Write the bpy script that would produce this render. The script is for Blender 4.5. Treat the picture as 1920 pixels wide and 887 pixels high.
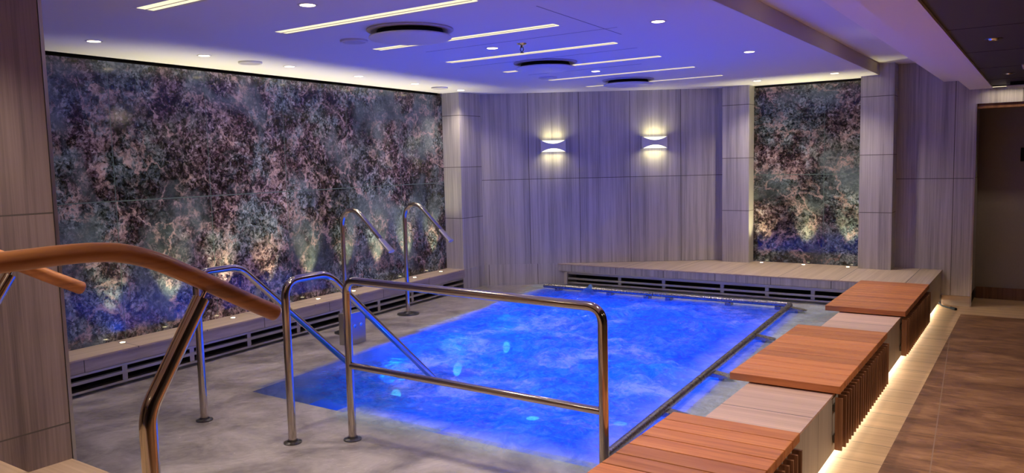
import bpy, bmesh, math, random
from math import sin, cos, pi, radians
from mathutils import Vector, Matrix, noise
import numpy as np

random.seed(7)
C = bpy.context.scene.collection
for o in list(bpy.data.objects): bpy.data.objects.remove(o)

# ------------------------------------------------------------------ camera
EYE = Vector((0, 0, 1.65))
R_ = Vector((0.8268, 0.5620, -0.0240)); F_ = Vector((-0.5612, 0.8224, -0.0935))
F_.normalize(); R_ = (R_ - F_ * R_.dot(F_)).normalized(); U_ = R_.cross(F_)
cam = bpy.data.cameras.new('camera'); cam.sensor_width = 36; cam.lens = 1466.96 / 1920 * 36
cam.clip_start = .05; cam.clip_end = 100
co = bpy.data.objects.new('camera', cam); C.objects.link(co)
co.matrix_world = Matrix(((R_.x, U_.x, -F_.x, EYE.x), (R_.y, U_.y, -F_.y, EYE.y), (R_.z, U_.z, -F_.z, EYE.z), (0, 0, 0, 1)))
S = bpy.context.scene; S.camera = co
# ------------------------------------------------------------------ world, exposure, light strengths
w = bpy.data.worlds.new('world'); S.world = w; w.use_nodes = True
w.node_tree.nodes['Background'].inputs[0].default_value = (.30, .27, .40, 1)
w.node_tree.nodes['Background'].inputs[1].default_value = .3
S.view_settings.view_transform = 'Standard'; S.view_settings.look = 'None'
S.view_settings.exposure = 0.45; S.view_settings.gamma = 1; S.view_settings.use_curve_mapping = False
try:
    S.cycles.max_bounces = 10; S.cycles.diffuse_bounces = 5; S.cycles.transparent_max_bounces = 12
    S.cycles.sample_clamp_indirect = 4.0; S.cycles.caustics_reflective = False; S.cycles.caustics_refractive = False
    S.cycles.use_denoising = True
except Exception: pass
WARM = (1, .84, .63); STRIP = (1, .84, .52); LEDC = (1, .97, .82); BLUE = (.0, .06, 1)
P_DOWN = 36.0      # watts of each ceiling downlight
E_STRIP = .95      # emission of the linear ceiling lights
E_TOE = 16.0       # LED line under the low wall
P_UP = 36.0         # ledge spotlights
P_SCONCE = .6
P_POOL = 5.4      # underwater lamps
P_POOLWALL = 3.0  # fill lamps added in the pool sides
P_CORR = 46.0      # unseen corridor lamps, added to warm the floor

# ------------------------------------------------------------------ material helpers
def mat(name):
    m = bpy.data.materials.new(name); m.use_nodes = True; nt = m.node_tree
    for n in list(nt.nodes): nt.nodes.remove(n)
    out = nt.nodes.new('ShaderNodeOutputMaterial')
    return m, nt, out
def N(nt, t, **k):
    n = nt.nodes.new(t)
    for a, b in k.items():
        if a == 'ins':
            for kk, v in b.items():
                if hasattr(v, 'node'): nt.links.new(v, n.inputs[kk])
                else: n.inputs[kk].default_value = v
        else: setattr(n, a, b)
    return n
def L(nt, a, b): nt.links.new(a, b)
def col(c): return (c[0], c[1], c[2], 1)
def mathn(nt, op, a, b=None, c=None, clamp=False):
    n = nt.nodes.new('ShaderNodeMath'); n.operation = op; n.use_clamp = clamp
    for i, v in enumerate((a, b, c)):
        if v is None: continue
        if hasattr(v, 'node'): nt.links.new(v, n.inputs[i])
        else: n.inputs[i].default_value = v
    return n.outputs[0]
def mixc(nt, f, a, b, mode='MIX'):
    n = nt.nodes.new('ShaderNodeMix'); n.data_type = 'RGBA'; n.blend_type = mode; n.clamp_factor = True
    for i, v in ((0, f), (6, a), (7, b)):
        if hasattr(v, 'node'): nt.links.new(v, n.inputs[i])
        else: n.inputs[i].default_value = v if i == 0 else col(v)
    return n.outputs[2]
def ramp(nt, f, stops, interp='LINEAR'):
    n = nt.nodes.new('ShaderNodeValToRGB'); cr = n.color_ramp; cr.interpolation = interp
    while len(cr.elements) < len(stops): cr.elements.new(.5)
    for e, (p, c) in zip(cr.elements, stops):
        e.position = p; e.color = col(c) if not isinstance(c, (int, float)) else (c, c, c, 1)
    nt.links.new(f, n.inputs[0]); return n.outputs[0]
def coords(nt, scale=(1, 1, 1), rot=(0, 0, 0), kind='Object', loc=(0, 0, 0)):
    tc = N(nt, 'ShaderNodeTexCoord'); mp = N(nt, 'ShaderNodeMapping')
    mp.inputs['Scale'].default_value = scale; mp.inputs['Rotation'].default_value = rot; mp.inputs['Location'].default_value = loc
    L(nt, tc.outputs[kind], mp.inputs[0]); return mp.outputs[0]
def noisen(nt, v, scale, detail=4, rough=.5, dist=0):
    n = N(nt, 'ShaderNodeTexNoise'); L(nt, v, n.inputs['Vector'])
    n.inputs['Scale'].default_value = scale; n.inputs['Detail'].default_value = detail
    n.inputs['Roughness'].default_value = rough; n.inputs['Distortion'].default_value = dist
    return n.outputs['Fac']
def bsdf(nt, out, color, rough=.5, metal=0, bump=None, bs=.2, bd=.002, spec=.5):
    b = N(nt, 'ShaderNodeBsdfPrincipled')
    for k, v in (('Base Color', color), ('Roughness', rough), ('Metallic', metal)):
        if hasattr(v, 'node'): L(nt, v, b.inputs[k])
        else: b.inputs[k].default_value = col(v) if k == 'Base Color' else v
    b.inputs['Specular IOR Level'].default_value = spec
    if bump is not None:
        bp = N(nt, 'ShaderNodeBump'); bp.inputs['Strength'].default_value = bs; bp.inputs['Distance'].default_value = bd
        L(nt, bump, bp.inputs['Height']); L(nt, bp.outputs[0], b.inputs['Normal'])
    L(nt, b.outputs[0], out.inputs[0]); return b
def plain(name, c, rough=.5, metal=0, spec=.5, nz=.06, ns=30):
    m, nt, out = mat(name)
    f = noisen(nt, coords(nt), ns, 3)
    c2 = mixc(nt, f, tuple(x * (1 - nz) for x in c), tuple(min(1, x * (1 + nz)) for x in c))
    bsdf(nt, out, c2, rough, metal, spec=spec); return m
def emit(name, c, s):
    m, nt, out = mat(name)
    e = N(nt, 'ShaderNodeEmission'); e.inputs[0].default_value = col(c); e.inputs[1].default_value = s
    L(nt, e.outputs[0], out.inputs[0]); return m
def lines(nt, val, period, off, wid):
    # 1 on a joint
    a = mathn(nt, 'SUBTRACT', val, off); a = mathn(nt, 'DIVIDE', a, period); a = mathn(nt, 'ADD', a, 100.5)
    a = mathn(nt, 'FRACT', a); a = mathn(nt, 'SUBTRACT', a, .5); a = mathn(nt, 'ABSOLUTE', a)
    return mathn(nt, 'LESS_THAN', a, wid / period / 2)
def tilestone(name, c1, c2, pu=0, ou=0, pz=0, oz=0, wid=.007, streak='z', rough=.42, joint=(.10, .085, .08), streaks=1.0, uvl=True):
    """streaked travertine-look porcelain; joints read from the UV (metres)"""
    m, nt, out = mat(name)
    if streak == 'z': sc1, sc2 = (85, 85, 1.6), (17, 17, .35)
    elif streak == 'x': sc1, sc2 = (.9, 55, 55), (.35, 14, 14)
    else: sc1, sc2 = (55, .9, 55), (14, .35, 14)
    a = noisen(nt, coords(nt, sc1), 1, 6, .65); b = noisen(nt, coords(nt, sc2), 1, 4, .5)
    f = mathn(nt, 'ADD', mathn(nt, 'MULTIPLY', a, .6), mathn(nt, 'MULTIPLY', b, .55))
    base = ramp(nt, f, [(.40, c2), (.62, c1), (.78, tuple(min(1, x * 1.2) for x in c1))])
    bmp = f
    if pu or pz:
        uv = N(nt, 'ShaderNodeUVMap'); sp = N(nt, 'ShaderNodeSeparateXYZ'); L(nt, uv.outputs[0], sp.inputs[0])
        ln = None
        if pu: ln = lines(nt, sp.outputs[0], pu, ou, wid)
        if pz:
            l2 = lines(nt, sp.outputs[1], pz, oz, wid)
            ln = l2 if ln is None else mathn(nt, 'MAXIMUM', ln, l2)
        # slight tone change from tile to tile
        iu = mathn(nt, 'FLOOR', mathn(nt, 'DIVIDE', mathn(nt, 'SUBTRACT', sp.outputs[0], ou), pu or 10))
        iz = mathn(nt, 'FLOOR', mathn(nt, 'DIVIDE', mathn(nt, 'SUBTRACT', sp.outputs[1], oz), pz or 10))
        wn = N(nt, 'ShaderNodeTexWhiteNoise', noise_dimensions='2D'); cb = N(nt, 'ShaderNodeCombineXYZ')
        L(nt, iu, cb.inputs[0]); L(nt, iz, cb.inputs[1]); L(nt, cb.outputs[0], wn.inputs['Vector'])
        k = mathn(nt, 'ADD', mathn(nt, 'MULTIPLY', wn.outputs['Value'], .14), .90)
        hs = N(nt, 'ShaderNodeHueSaturation'); L(nt, base, hs.inputs['Color']); L(nt, k, hs.inputs['Value'])
        base = mixc(nt, ln, hs.outputs[0], joint)
    bsdf(nt, out, base, rough, 0, bmp, .15, .002); return m

# ------------------------------------------------------------------ materials
WC1 = (.53, .50, .50); WC2 = (.29, .27, .275)
M = {}
M['wall_angled'] = tilestone('wall_tile_angled', WC1, WC2, .625, .585, 1.06, .385)
M['wall_plain'] = tilestone('wall_tile', WC1, WC2, .62, 0, 1.06, .385)
M['wall_back'] = tilestone('wall_tile_back', WC1, WC2, .60, .39, 1.3, .072)
M['pier'] = tilestone('pier_tile', WC1, WC2, 0, 0, .632, .38)
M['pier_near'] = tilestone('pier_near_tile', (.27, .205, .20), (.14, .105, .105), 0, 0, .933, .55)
M['ret'] = tilestone('return_tile', WC1, WC2, 0, 0, .615, .385)
M['ledge_top'] = tilestone('ledge_top_tile', (.56, .44, .35), (.43, .32, .25), .6, .1, 0, 0, streak='y')
M['fascia'] = tilestone('fascia_tile', WC1, WC2, .61, .06, 0, 0, streak='z')
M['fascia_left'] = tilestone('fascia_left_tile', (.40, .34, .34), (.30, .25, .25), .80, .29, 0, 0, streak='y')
M['plinth_top'] = tilestone('plinth_top_tile', (.66, .46, .38), (.52, .34, .27), 0, 0, .6, .26, streak='x')
M['plinth_side'] = tilestone('plinth_side_tile', (.52, .47, .42), (.38, .34, .30), 1.2, .4, 0, 0)
M['border'] = tilestone('border_tile', (.70, .46, .26), (.57, .35, .18), 0, 0, .303, .18, streak='x', wid=.006, joint=(.16, .10, .06))
M['step'] = tilestone('step_tile', (.50, .36, .26), (.38, .26, .18), 0, 0, 0, 0, streak='x')
M['ceiling'] = plain('ceiling_paint', (.80, .79, .80), .75, nz=.01)
M['soffit'] = plain('soffit_paint', (.90, .86, .86), .7, nz=.015)
M['stepface'] = plain('step_face_paint', (.50, .42, .36), .7, nz=.02)
M['seam'] = plain('ceiling_seam', (.25, .24, .28), .8)
M['dark_ceiling'] = plain('dark_ceiling_panel', (.045, .038, .045), .6, nz=.1)
M['dark_joint'] = plain('dark_joint', (.012, .010, .012), .7)
M['black'] = plain('black_void', (.008, .008, .01), .8)
M['door'] = plain('olive_door_laminate', (.36, .32, .29), .5, nz=.08, ns=60)
M['white_plastic'] = plain('white_plastic', (.75, .74, .76), .4, nz=.01)
M['grey_plastic'] = plain('grey_plastic', (.55, .52, .55), .5, nz=.02)
M['dark_metal'] = plain('dark_metal', (.10, .09, .09), .3, 1)
def metal(name, c, r, grain=False):
    m, nt, out = mat(name)
    f = noisen(nt, coords(nt, (1, 1, 1)), 45, 4)
    rr = mathn(nt, 'ADD', mathn(nt, 'MULTIPLY', f, .10), r - .05)
    bsdf(nt, out, c, rr, 1, f, .03, .001); return m
M['steel'] = metal('polished_stainless_steel', (.57, .50, .43), .12)
M['steel_dull'] = metal('dull_steel', (.50, .47, .46), .35)
M['steel_rail'] = metal('dark_steel_rail', (.36, .34, .36), .28)
M['chrome'] = metal('chrome', (.8, .8, .82), .08)
def wood(name, ca, cb, cc, axis='x', rough=.4, sc=1.0, joint=True):
    m, nt, out = mat(name)
    s1 = {'x': (1.2, 26, 26), 'y': (26, 1.2, 26), 'z': (26, 26, 1.2)}[axis]
    oi = N(nt, 'ShaderNodeObjectInfo')
    tc = N(nt, 'ShaderNodeTexCoord'); ad = N(nt, 'ShaderNodeVectorMath', operation='ADD')
    rv = N(nt, 'ShaderNodeVectorMath', operation='SCALE'); cbm = N(nt, 'ShaderNodeCombineXYZ')
    for i in range(3): L(nt, oi.outputs['Random'], cbm.inputs[i])
    L(nt, cbm.outputs[0], rv.inputs[0]); rv.inputs['Scale'].default_value = 37
    L(nt, tc.outputs['Object'], ad.inputs[0]); L(nt, rv.outputs[0], ad.inputs[1])
    mp = N(nt, 'ShaderNodeMapping'); mp.inputs['Scale'].default_value = tuple(x * sc for x in s1); L(nt, ad.outputs[0], mp.inputs[0])
    a = noisen(nt, mp.outputs[0], 1, 6, .6, .6)
    mp2 = N(nt, 'ShaderNodeMapping'); mp2.inputs['Scale'].default_value = tuple(x * sc * 5 for x in s1); L(nt, ad.outputs[0], mp2.inputs[0])
    b = noisen(nt, mp2.outputs[0], 1, 4, .6)
    f = mathn(nt, 'ADD', mathn(nt, 'MULTIPLY', a, .75), mathn(nt, 'MULTIPLY', b, .25))
    c = ramp(nt, f, [(.33, cc), (.48, cb), (.66, ca)])
    k = mathn(nt, 'ADD', mathn(nt, 'MULTIPLY', oi.outputs['Random'], .40), .76)
    hs = N(nt, 'ShaderNodeHueSaturation'); L(nt, c, hs.inputs['Color']); L(nt, k, hs.inputs['Value'])
    bsdf(nt, out, hs.outputs[0], rough, 0, f, .2, .001); return m
M['plank'] = wood('teak_plank', (.68, .27, .10), (.56, .195, .066), (.38, .115, .036), 'x', .42)
M['slat'] = wood('teak_slat', (.31, .145, .075), (.24, .105, .052), (.13, .05, .025), 'z', .45)
M['rail_wood'] = wood('varnished_handrail_wood', (.60, .26, .095), (.46, .175, .056), (.20, .07, .024), 'y', .34, .6)

def marble(name, off, dark=1.0):
    m, nt, out = mat(name)
    v = coords(nt, (1, 1, 1), loc=off)
    wn = N(nt, 'ShaderNodeTexNoise'); L(nt, v, wn.inputs['Vector']); wn.inputs['Scale'].default_value = 9; wn.inputs['Detail'].default_value = 8; wn.inputs['Roughness'].default_value = .7
    wv = N(nt, 'ShaderNodeVectorMath', operation='MULTIPLY_ADD'); L(nt, wn.outputs['Color'], wv.inputs[0])
    wv.inputs[1].default_value = (.10, .10, .10); L(nt, v, wv.inputs[2]); vv = wv.outputs[0]
    big = noisen(nt, v, .85, 6, .62, .2)
    vlow = noisen(nt, coords(nt, (1, 1, 1), loc=(off[0] + 4, off[1] + 1.3, off[2] - 2)), 1.15, 5, .6, .3)
    big2 = noisen(nt, coords(nt, (1, 1, 1), loc=(off[0] + 11, off[1] + 3, off[2])), 1.7, 6, .62, .2)
    big3 = noisen(nt, coords(nt, (1, 1, 1), loc=(off[0] - 5, off[1] + 8, off[2] + 3)), 2.6, 7, .68, .2)
    mid = noisen(nt, vv, 6.0, 10, .78, .1)
    fine = noisen(nt, vv, 26, 8, .8, .1)
    # broken stone pieces
    v1 = N(nt, 'ShaderNodeTexVoronoi', feature='F1'); L(nt, vv, v1.inputs['Vector']); v1.inputs['Scale'].default_value = 16
    v2 = N(nt, 'ShaderNodeTexVoronoi', feature='F1'); L(nt, vv, v2.inputs['Vector']); v2.inputs['Scale'].default_value = 60
    sx = N(nt, 'ShaderNodeSeparateXYZ'); L(nt, v1.outputs['Color'], sx.inputs[0]); sy = N(nt, 'ShaderNodeSeparateXYZ'); L(nt, v2.outputs['Color'], sy.inputs[0])
    pc = mathn(nt, 'ADD', mathn(nt, 'MULTIPLY', sx.outputs[0], .17), mathn(nt, 'MULTIPLY', sy.outputs[0], .25))
    tt = mathn(nt, 'SUBTRACT', mathn(nt, 'ADD', mathn(nt, 'MULTIPLY', mid, .62), pc), .01)
    teal = ramp(nt, tt, [(.36, (.008, .011, .013)), (.45, (.035, .052, .058)), (.55, (.085, .122, .138)), (.70, (.24, .29, .32))])
    purp = ramp(nt, tt, [(.38, (.008, .007, .009)), (.48, (.032, .022, .030)), (.56, (.090, .056, .070)), (.64, (.21, .155, .175)), (.76, (.46, .38, .39))])
    c = mixc(nt, ramp(nt, big, [(.51, 0), (.59, 1)]), teal, purp)
    c = mixc(nt, ramp(nt, big2, [(.54, 0), (.66, .75)]), c, ramp(nt, tt, [(.35, (.045, .055, .045)), (.65, (.25, .26, .21))]))
    # dark maroon breccia fields
    c = mixc(nt, ramp(nt, big3, [(.47, 0), (.56, .92)]), c, ramp(nt, tt, [(.42, (.010, .006, .008)), (.55, (.060, .025, .035)), (.64, (.16, .09, .105)), (.74, (.36, .31, .33))]))
    c = mixc(nt, ramp(nt, fine, [(.42, .9), (.48, 0)]), c, (.010, .007, .010))
    c = mixc(nt, ramp(nt, fine, [(.54, 0), (.64, .6)]), c, (.40, .32, .33))
    # calmer grey-teal slabs of stone and large light and dark fields
    hz = noisen(nt, coords(nt, (1, 1, 1), loc=(off[0] - 9, off[1] + 5, off[2] + 6)), 1.5, 6, .6, .4)
    c = mixc(nt, ramp(nt, hz, [(.52, 0), (.62, .62)]), c, (.105, .145, .165))
    c = mixc(nt, 1.0, c, ramp(nt, vlow, [(.36, .38), (.50, .95), (.64, 1.0)]), 'MULTIPLY')
    # pale pink blotches running as broken veins
    vz = noisen(nt, vv, 1.9, 7, .6, .3)
    vm = ramp(nt, mathn(nt, 'ABSOLUTE', mathn(nt, 'SUBTRACT', vz, .5)), [(.0, .75), (.022, .0)])
    c = mixc(nt, mathn(nt, 'MULTIPLY', vm, ramp(nt, mid, [(.42, 0), (.56, 1)])), c, (.42, .27, .25))
    uv = N(nt, 'ShaderNodeUVMap'); sp = N(nt, 'ShaderNodeSeparateXYZ'); L(nt, uv.outputs[0], sp.inputs[0])
    ln = mathn(nt, 'MAXIMUM', lines(nt, sp.outputs[0], .848, .43, .006), lines(nt, sp.outputs[1], 1.06, .375, .008))
    # each slab its own exposure of the pattern
    wn2 = N(nt, 'ShaderNodeTexWhiteNoise', noise_dimensions='2D'); cb = N(nt, 'ShaderNodeCombineXYZ')
    L(nt, mathn(nt, 'FLOOR', mathn(nt, 'DIVIDE', mathn(nt, 'SUBTRACT', sp.outputs[0], .43), .848)), cb.inputs[0])
    L(nt, mathn(nt, 'FLOOR', mathn(nt, 'DIVIDE', mathn(nt, 'SUBTRACT', sp.outputs[1], .375), 1.06)), cb.inputs[1])
    L(nt, cb.outputs[0], wn2.inputs['Vector'])
    hs = N(nt, 'ShaderNodeHueSaturation'); L(nt, c, hs.inputs['Color']); hs.inputs['Saturation'].default_value = .85
    L(nt, mathn(nt, 'MULTIPLY', mathn(nt, 'ADD', mathn(nt, 'MULTIPLY', wn2.outputs['Value'], .3), .85), dark), hs.inputs['Value'])
    c = mixc(nt, ln, hs.outputs[0], (.10, .14, .13))
    bsdf(nt, out, c, .10, 0, spec=.5); return m
M['marble'] = marble('polished_breccia_marble', (0, 0, 0), 1.4)
M['marble2'] = marble('polished_breccia_marble_end_wall', (7.3, 2.2, 4), 1.1)

def brown_tile():
    m, nt, out = mat('brown_slate_tile')
    a = radians(-3.6)
    v = coords(nt, (1, 1, 1), rot=(0, 0, a)); sp = N(nt, 'ShaderNodeSeparateXYZ'); L(nt, v, sp.inputs[0])
    n1 = noisen(nt, coords(nt, (1.3, 3.2, 1)), 1.5, 7, .62, .6); n2 = noisen(nt, coords(nt, (6, 22, 6)), 1.2, 7, .7, .5)
    f = mathn(nt, 'ADD', mathn(nt, 'MULTIPLY', n1, .65), mathn(nt, 'MULTIPLY', n2, .38))
    c = ramp(nt, f, [(.36, (.10, .045, .023)), (.49, (.21, .098, .050)), (.60, (.34, .17, .085)), (.73, (.52, .30, .17))])
    l1 = lines(nt, sp.outputs[0], 1.2, -.165 , .006)
    l2 = lines(nt, sp.outputs[1], .6, .28, .005)
    c = mixc(nt, l2, c, (.06, .035, .025)); c = mixc(nt, l1, c, (.30, .19, .14))
    bsdf(nt, out, c, .42, 0, f, .35, .004); return m
M['brown'] = brown_tile()
def deckmat():
    m, nt, out = mat('wet_pool_deck_tile')
    n1 = noisen(nt, coords(nt), 2.4, 7, .6, 1.0); n2 = noisen(nt, coords(nt), 16, 5, .6)
    f = mathn(nt, 'ADD', mathn(nt, 'MULTIPLY', n1, .8), mathn(nt, 'MULTIPLY', n2, .2))
    c = ramp(nt, f, [(.36, (.19, .155, .15)), (.50, (.38, .315, .30)), (.66, (.60, .51, .49))])
    bsdf(nt, out, c, .35, 0, n2, .1, .002); return m
M['deck'] = deckmat()
def basinmat():
    m, nt, out = mat('pool_mosaic')
    v = coords(nt); n1 = noisen(nt, v, 5, 4)
    c = mixc(nt, n1, (.05, .27, .78), (.08, .36, .86))
    bsdf(nt, out, c, .35); return m
M['basin'] = basinmat()

def watermat():
    m, nt, out = mat('churning_pool_water')
    v = coords(nt)
    at = N(nt, 'ShaderNodeAttribute'); at.attribute_name = 'churn'; ch = at.outputs['Fac']
    # surface ripples
    b1 = noisen(nt, v, 5, 5, .6, .8); b2 = noisen(nt, v, 26, 5, .65, 1.2)
    h = mathn(nt, 'ADD', mathn(nt, 'MULTIPLY', b1, .6), mathn(nt, 'MULTIPLY', b2, mathn(nt, 'ADD', .12, mathn(nt, 'MULTIPLY', ch, .5))))
    bp = N(nt, 'ShaderNodeBump'); bp.inputs['Strength'].default_value = .55; bp.inputs['Distance'].default_value = .055; L(nt, h, bp.inputs['Height'])
    lw = N(nt, 'ShaderNodeLayerWeight'); lw.inputs['Blend'].default_value = .5; L(nt, bp.outputs[0], lw.inputs['Normal'])
    fr = mathn(nt, 'ADD', .03, mathn(nt, 'MULTIPLY', mathn(nt, 'POWER', lw.outputs['Facing'], 4.5), .45), clamp=True)
    gl = N(nt, 'ShaderNodeBsdfGlossy'); gl.inputs['Roughness'].default_value = .05; gl.inputs[0].default_value = (1, 1, 1, 1); L(nt, bp.outputs[0], gl.inputs['Normal'])
    tr = N(nt, 'ShaderNodeBsdfTransparent'); tr.inputs[0].default_value = (.95, .98, 1, 1)
    rf = N(nt, 'ShaderNodeBsdfRefraction'); rf.inputs['IOR'].default_value = 1.12; rf.inputs['Roughness'].default_value = .05; rf.inputs[0].default_value = (.70, .92, 1, 1); L(nt, bp.outputs[0], rf.inputs['Normal'])
    ad = N(nt, 'ShaderNodeAttribute'); ad.attribute_name = 'deep'; deep = ad.outputs['Fac']
    cl = N(nt, 'ShaderNodeMixShader'); L(nt, mathn(nt, 'MULTIPLY', deep, .5), cl.inputs[0]); L(nt, tr.outputs[0], cl.inputs[1]); L(nt, rf.outputs[0], cl.inputs[2])
    wat = N(nt, 'ShaderNodeMixShader'); L(nt, fr, wat.inputs[0]); L(nt, cl.outputs[0], wat.inputs[1]); L(nt, gl.outputs[0], wat.inputs[2])
    df = N(nt, 'ShaderNodeBsdfDiffuse'); df.inputs[0].default_value = (.70, .72, .85, 1); L(nt, bp.outputs[0], df.inputs['Normal'])
    tl = N(nt, 'ShaderNodeBsdfTranslucent'); tl.inputs[0].default_value = (.5, .85, .95, 1); L(nt, bp.outputs[0], tl.inputs['Normal'])
    fo = N(nt, 'ShaderNodeMixShader'); fo.inputs[0].default_value = .55; L(nt, df.outputs[0], fo.inputs[1]); L(nt, tl.outputs[0], fo.inputs[2])
    # aerated water: bubbles below the surface pass the light on from beneath
    ta = N(nt, 'ShaderNodeBsdfTranslucent'); ta.inputs[0].default_value = (.03, .60, .98, 1); L(nt, bp.outputs[0], ta.inputs['Normal']); L(nt, ramp(nt, noisen(nt, v, 7, 8, .75, 1.8), [(.36, (.01, .22, .50)), (.50, (.02, .50, .92)), (.64, (.10, .80, 1))]), ta.inputs[0])
    g2 = N(nt, 'ShaderNodeBsdfGlossy'); g2.inputs['Roughness'].default_value = .16; L(nt, bp.outputs[0], g2.inputs['Normal'])
    ae = N(nt, 'ShaderNodeMixShader'); L(nt, fr, ae.inputs[0]); L(nt, ta.outputs[0], ae.inputs[1]); L(nt, g2.outputs[0], ae.inputs[2])
    a1 = noisen(nt, v, 2.3, 5, .6, .5)
    aer = mathn(nt, 'MULTIPLY', ramp(nt, a1, [(.30, .35), (.60, .80)]), mathn(nt, 'MULTIPLY', mathn(nt, 'MULTIPLY', ch, deep), 1.25, clamp=True), clamp=True)
    wa = N(nt, 'ShaderNodeMixShader'); L(nt, aer, wa.inputs[0]); L(nt, wat.outputs[0], wa.inputs[1]); L(nt, ae.outputs[0], wa.inputs[2])
    f1 = noisen(nt, v, 1.6, 6, .66, .6); f2 = noisen(nt, v, 13, 8, .75, 1.4)
    ff = mathn(nt, 'ADD', mathn(nt, 'MULTIPLY', f1, .70), mathn(nt, 'MULTIPLY', f2, .34))
    foam = ramp(nt, ff, [(.49, .0), (.565, .16), (.63, .55), (.71, .82)])
    foam = mathn(nt, 'MULTIPLY', foam, ch, clamp=True)
    ac = N(nt, 'ShaderNodeAttribute'); ac.attribute_name = 'cloud'
    f3 = ramp(nt, noisen(nt, v, 6, 7, .7, 1.0), [(.30, .35), (.60, 1)])
    foam = mathn(nt, 'MAXIMUM', foam, mathn(nt, 'MULTIPLY', ac.outputs['Fac'], f3))
    w2 = ramp(nt, noisen(nt, v, 9, 7, .75, 1.5), [(.55, 0), (.75, .22)])
    foam = mathn(nt, 'MAXIMUM', foam, mathn(nt, 'MULTIPLY', w2, .8))
    mx = N(nt, 'ShaderNodeMixShader'); L(nt, foam, mx.inputs[0]); L(nt, wa.outputs[0], mx.inputs[1]); L(nt, fo.outputs[0], mx.inputs[2])
    L(nt, mx.outputs[0], out.inputs[0]); return m
M['water'] = watermat()
M['e_down'] = emit('downlight_glow', (1, .80, .55), 9)
M['e_strip'] = emit('linear_light_glow', (1, .84, .56), E_STRIP)
M['e_toe'] = emit('toe_led_glow', LEDC, E_TOE)
M['e_up'] = emit('uplight_glow', (1, .85, .5), 14)
M['e_sconce'] = emit('sconce_glow', (1, .93, .66), 1.8)
M['e_pool'] = emit('underwater_lamp_glow', (.10, .75, 1), 2.5)
M['e_red'] = emit('indicator_glow', (1, .5, .35), 4)

# ------------------------------------------------------------------ object helpers
def link(name, me, m, parent=None, **tags):
    if m is not None:
        for mm in (m if isinstance(m, (list, tuple)) else [m]): me.materials.append(mm)
    o = bpy.data.objects.new(name, me); C.objects.link(o)
    if parent is not None: o.parent = parent
    for k, v in tags.items(): o[k] = v
    return o
def fin(name, bm, m, parent=None, smooth=False, **tags):
    me = bpy.data.meshes.new(name); bmesh.ops.recalc_face_normals(bm, faces=bm.faces); bm.to_mesh(me); bm.free()
    if smooth:
        for p in me.polygons: p.use_smooth = True
        try: me.set_sharp_from_angle(angle=radians(35))
        except Exception: pass
    return link(name, me, m, parent, **tags)
def thing(name, label, cat, loc=(0, 0, 0), rz=0, group=None):
    o = bpy.data.objects.new(name, None); C.objects.link(o); o.empty_display_size = .05
    o.location = loc; o.rotation_euler = (0, 0, rz); o['label'] = label; o['category'] = cat
    if group: o['group'] = group
    return o
def dup(root, loc, rz=None, label=None):
    r = root.copy(); C.objects.link(r); r.location = loc
    if rz is not None: r.rotation_euler = (0, 0, rz)
    if label: r['label'] = label
    for ch in list(root.children):
        c = ch.copy(); C.objects.link(c); c.parent = r
        for g in ch.children:
            d = g.copy(); C.objects.link(d); d.parent = c
    return r
def bx(bm, x0, x1, y0, y1, z0, z1, bev=0):
    vs = [bm.verts.new((x, y, z)) for z in (z0, z1) for y in (y0, y1) for x in (x0, x1)]
    fs = [bm.faces.new([vs[i] for i in q]) for q in ((0, 2, 3, 1), (4, 5, 7, 6), (0, 1, 5, 4), (2, 6, 7, 3), (0, 4, 6, 2), (1, 3, 7, 5))]
    if bev:
        es = list({e for f in fs for e in f.edges})
        bmesh.ops.bevel(bm, geom=es, offset=bev, segments=2, affect='EDGES', profile=.5)
    return vs
def box(name, x0, x1, y0, y1, z0, z1, m, parent=None, bev=0, **tags):
    bm = bmesh.new(); bx(bm, x0, x1, y0, y1, z0, z1, bev)
    return fin(name, bm, m, parent, **tags)
def prism_bm(bm, pts, z0, z1):
    a = [bm.verts.new((p[0], p[1], z0)) for p in pts]; b = [bm.verts.new((p[0], p[1], z1)) for p in pts]
    n = len(pts); bm.faces.new(a[::-1]); bm.faces.new(b)
    for i in range(n): bm.faces.new((a[i], a[(i + 1) % n], b[(i + 1) % n], b[i]))
def uvbox(ob, du=(0, 1), origin=(0, 0), flat=None):
    """metre UVs: sides (distance along direction du, z); horizontal faces (x,y) when flat"""
    me = ob.data; uv = me.uv_layers.new(name='UVMap')
    for p in me.polygons:
        for li in p.loop_indices:
            c = me.vertices[me.loops[li].vertex_index].co
            if abs(p.normal.z) > .7: uv.data[li].uv = (c.x, c.y) if flat is None else flat(c)
            else: uv.data[li].uv = ((c.x - origin[0]) * du[0] + (c.y - origin[1]) * du[1], c.z)
    return ob
def lathe(bm, prof, seg=28, M4=None, closed=False):
    rings = []
    for r, z in prof:
        if r < 1e-6: rings.append([bm.verts.new((0, 0, z))])
        else: rings.append([bm.verts.new((r * cos(2 * pi * i / seg), r * sin(2 * pi * i / seg), z)) for i in range(seg)])
    for a, b in zip(rings, rings[1:]):
        for i in range(seg):
            j = (i + 1) % seg
            q = ([a[0]] if len(a) == 1 else [a[i], a[j]]) + ([b[0]] if len(b) == 1 else [b[j], b[i]])
            if len(q) >= 3: bm.faces.new(q)
    if M4 is not None: bmesh.ops.transform(bm, matrix=M4, verts=[v for r in rings for v in r])
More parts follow.
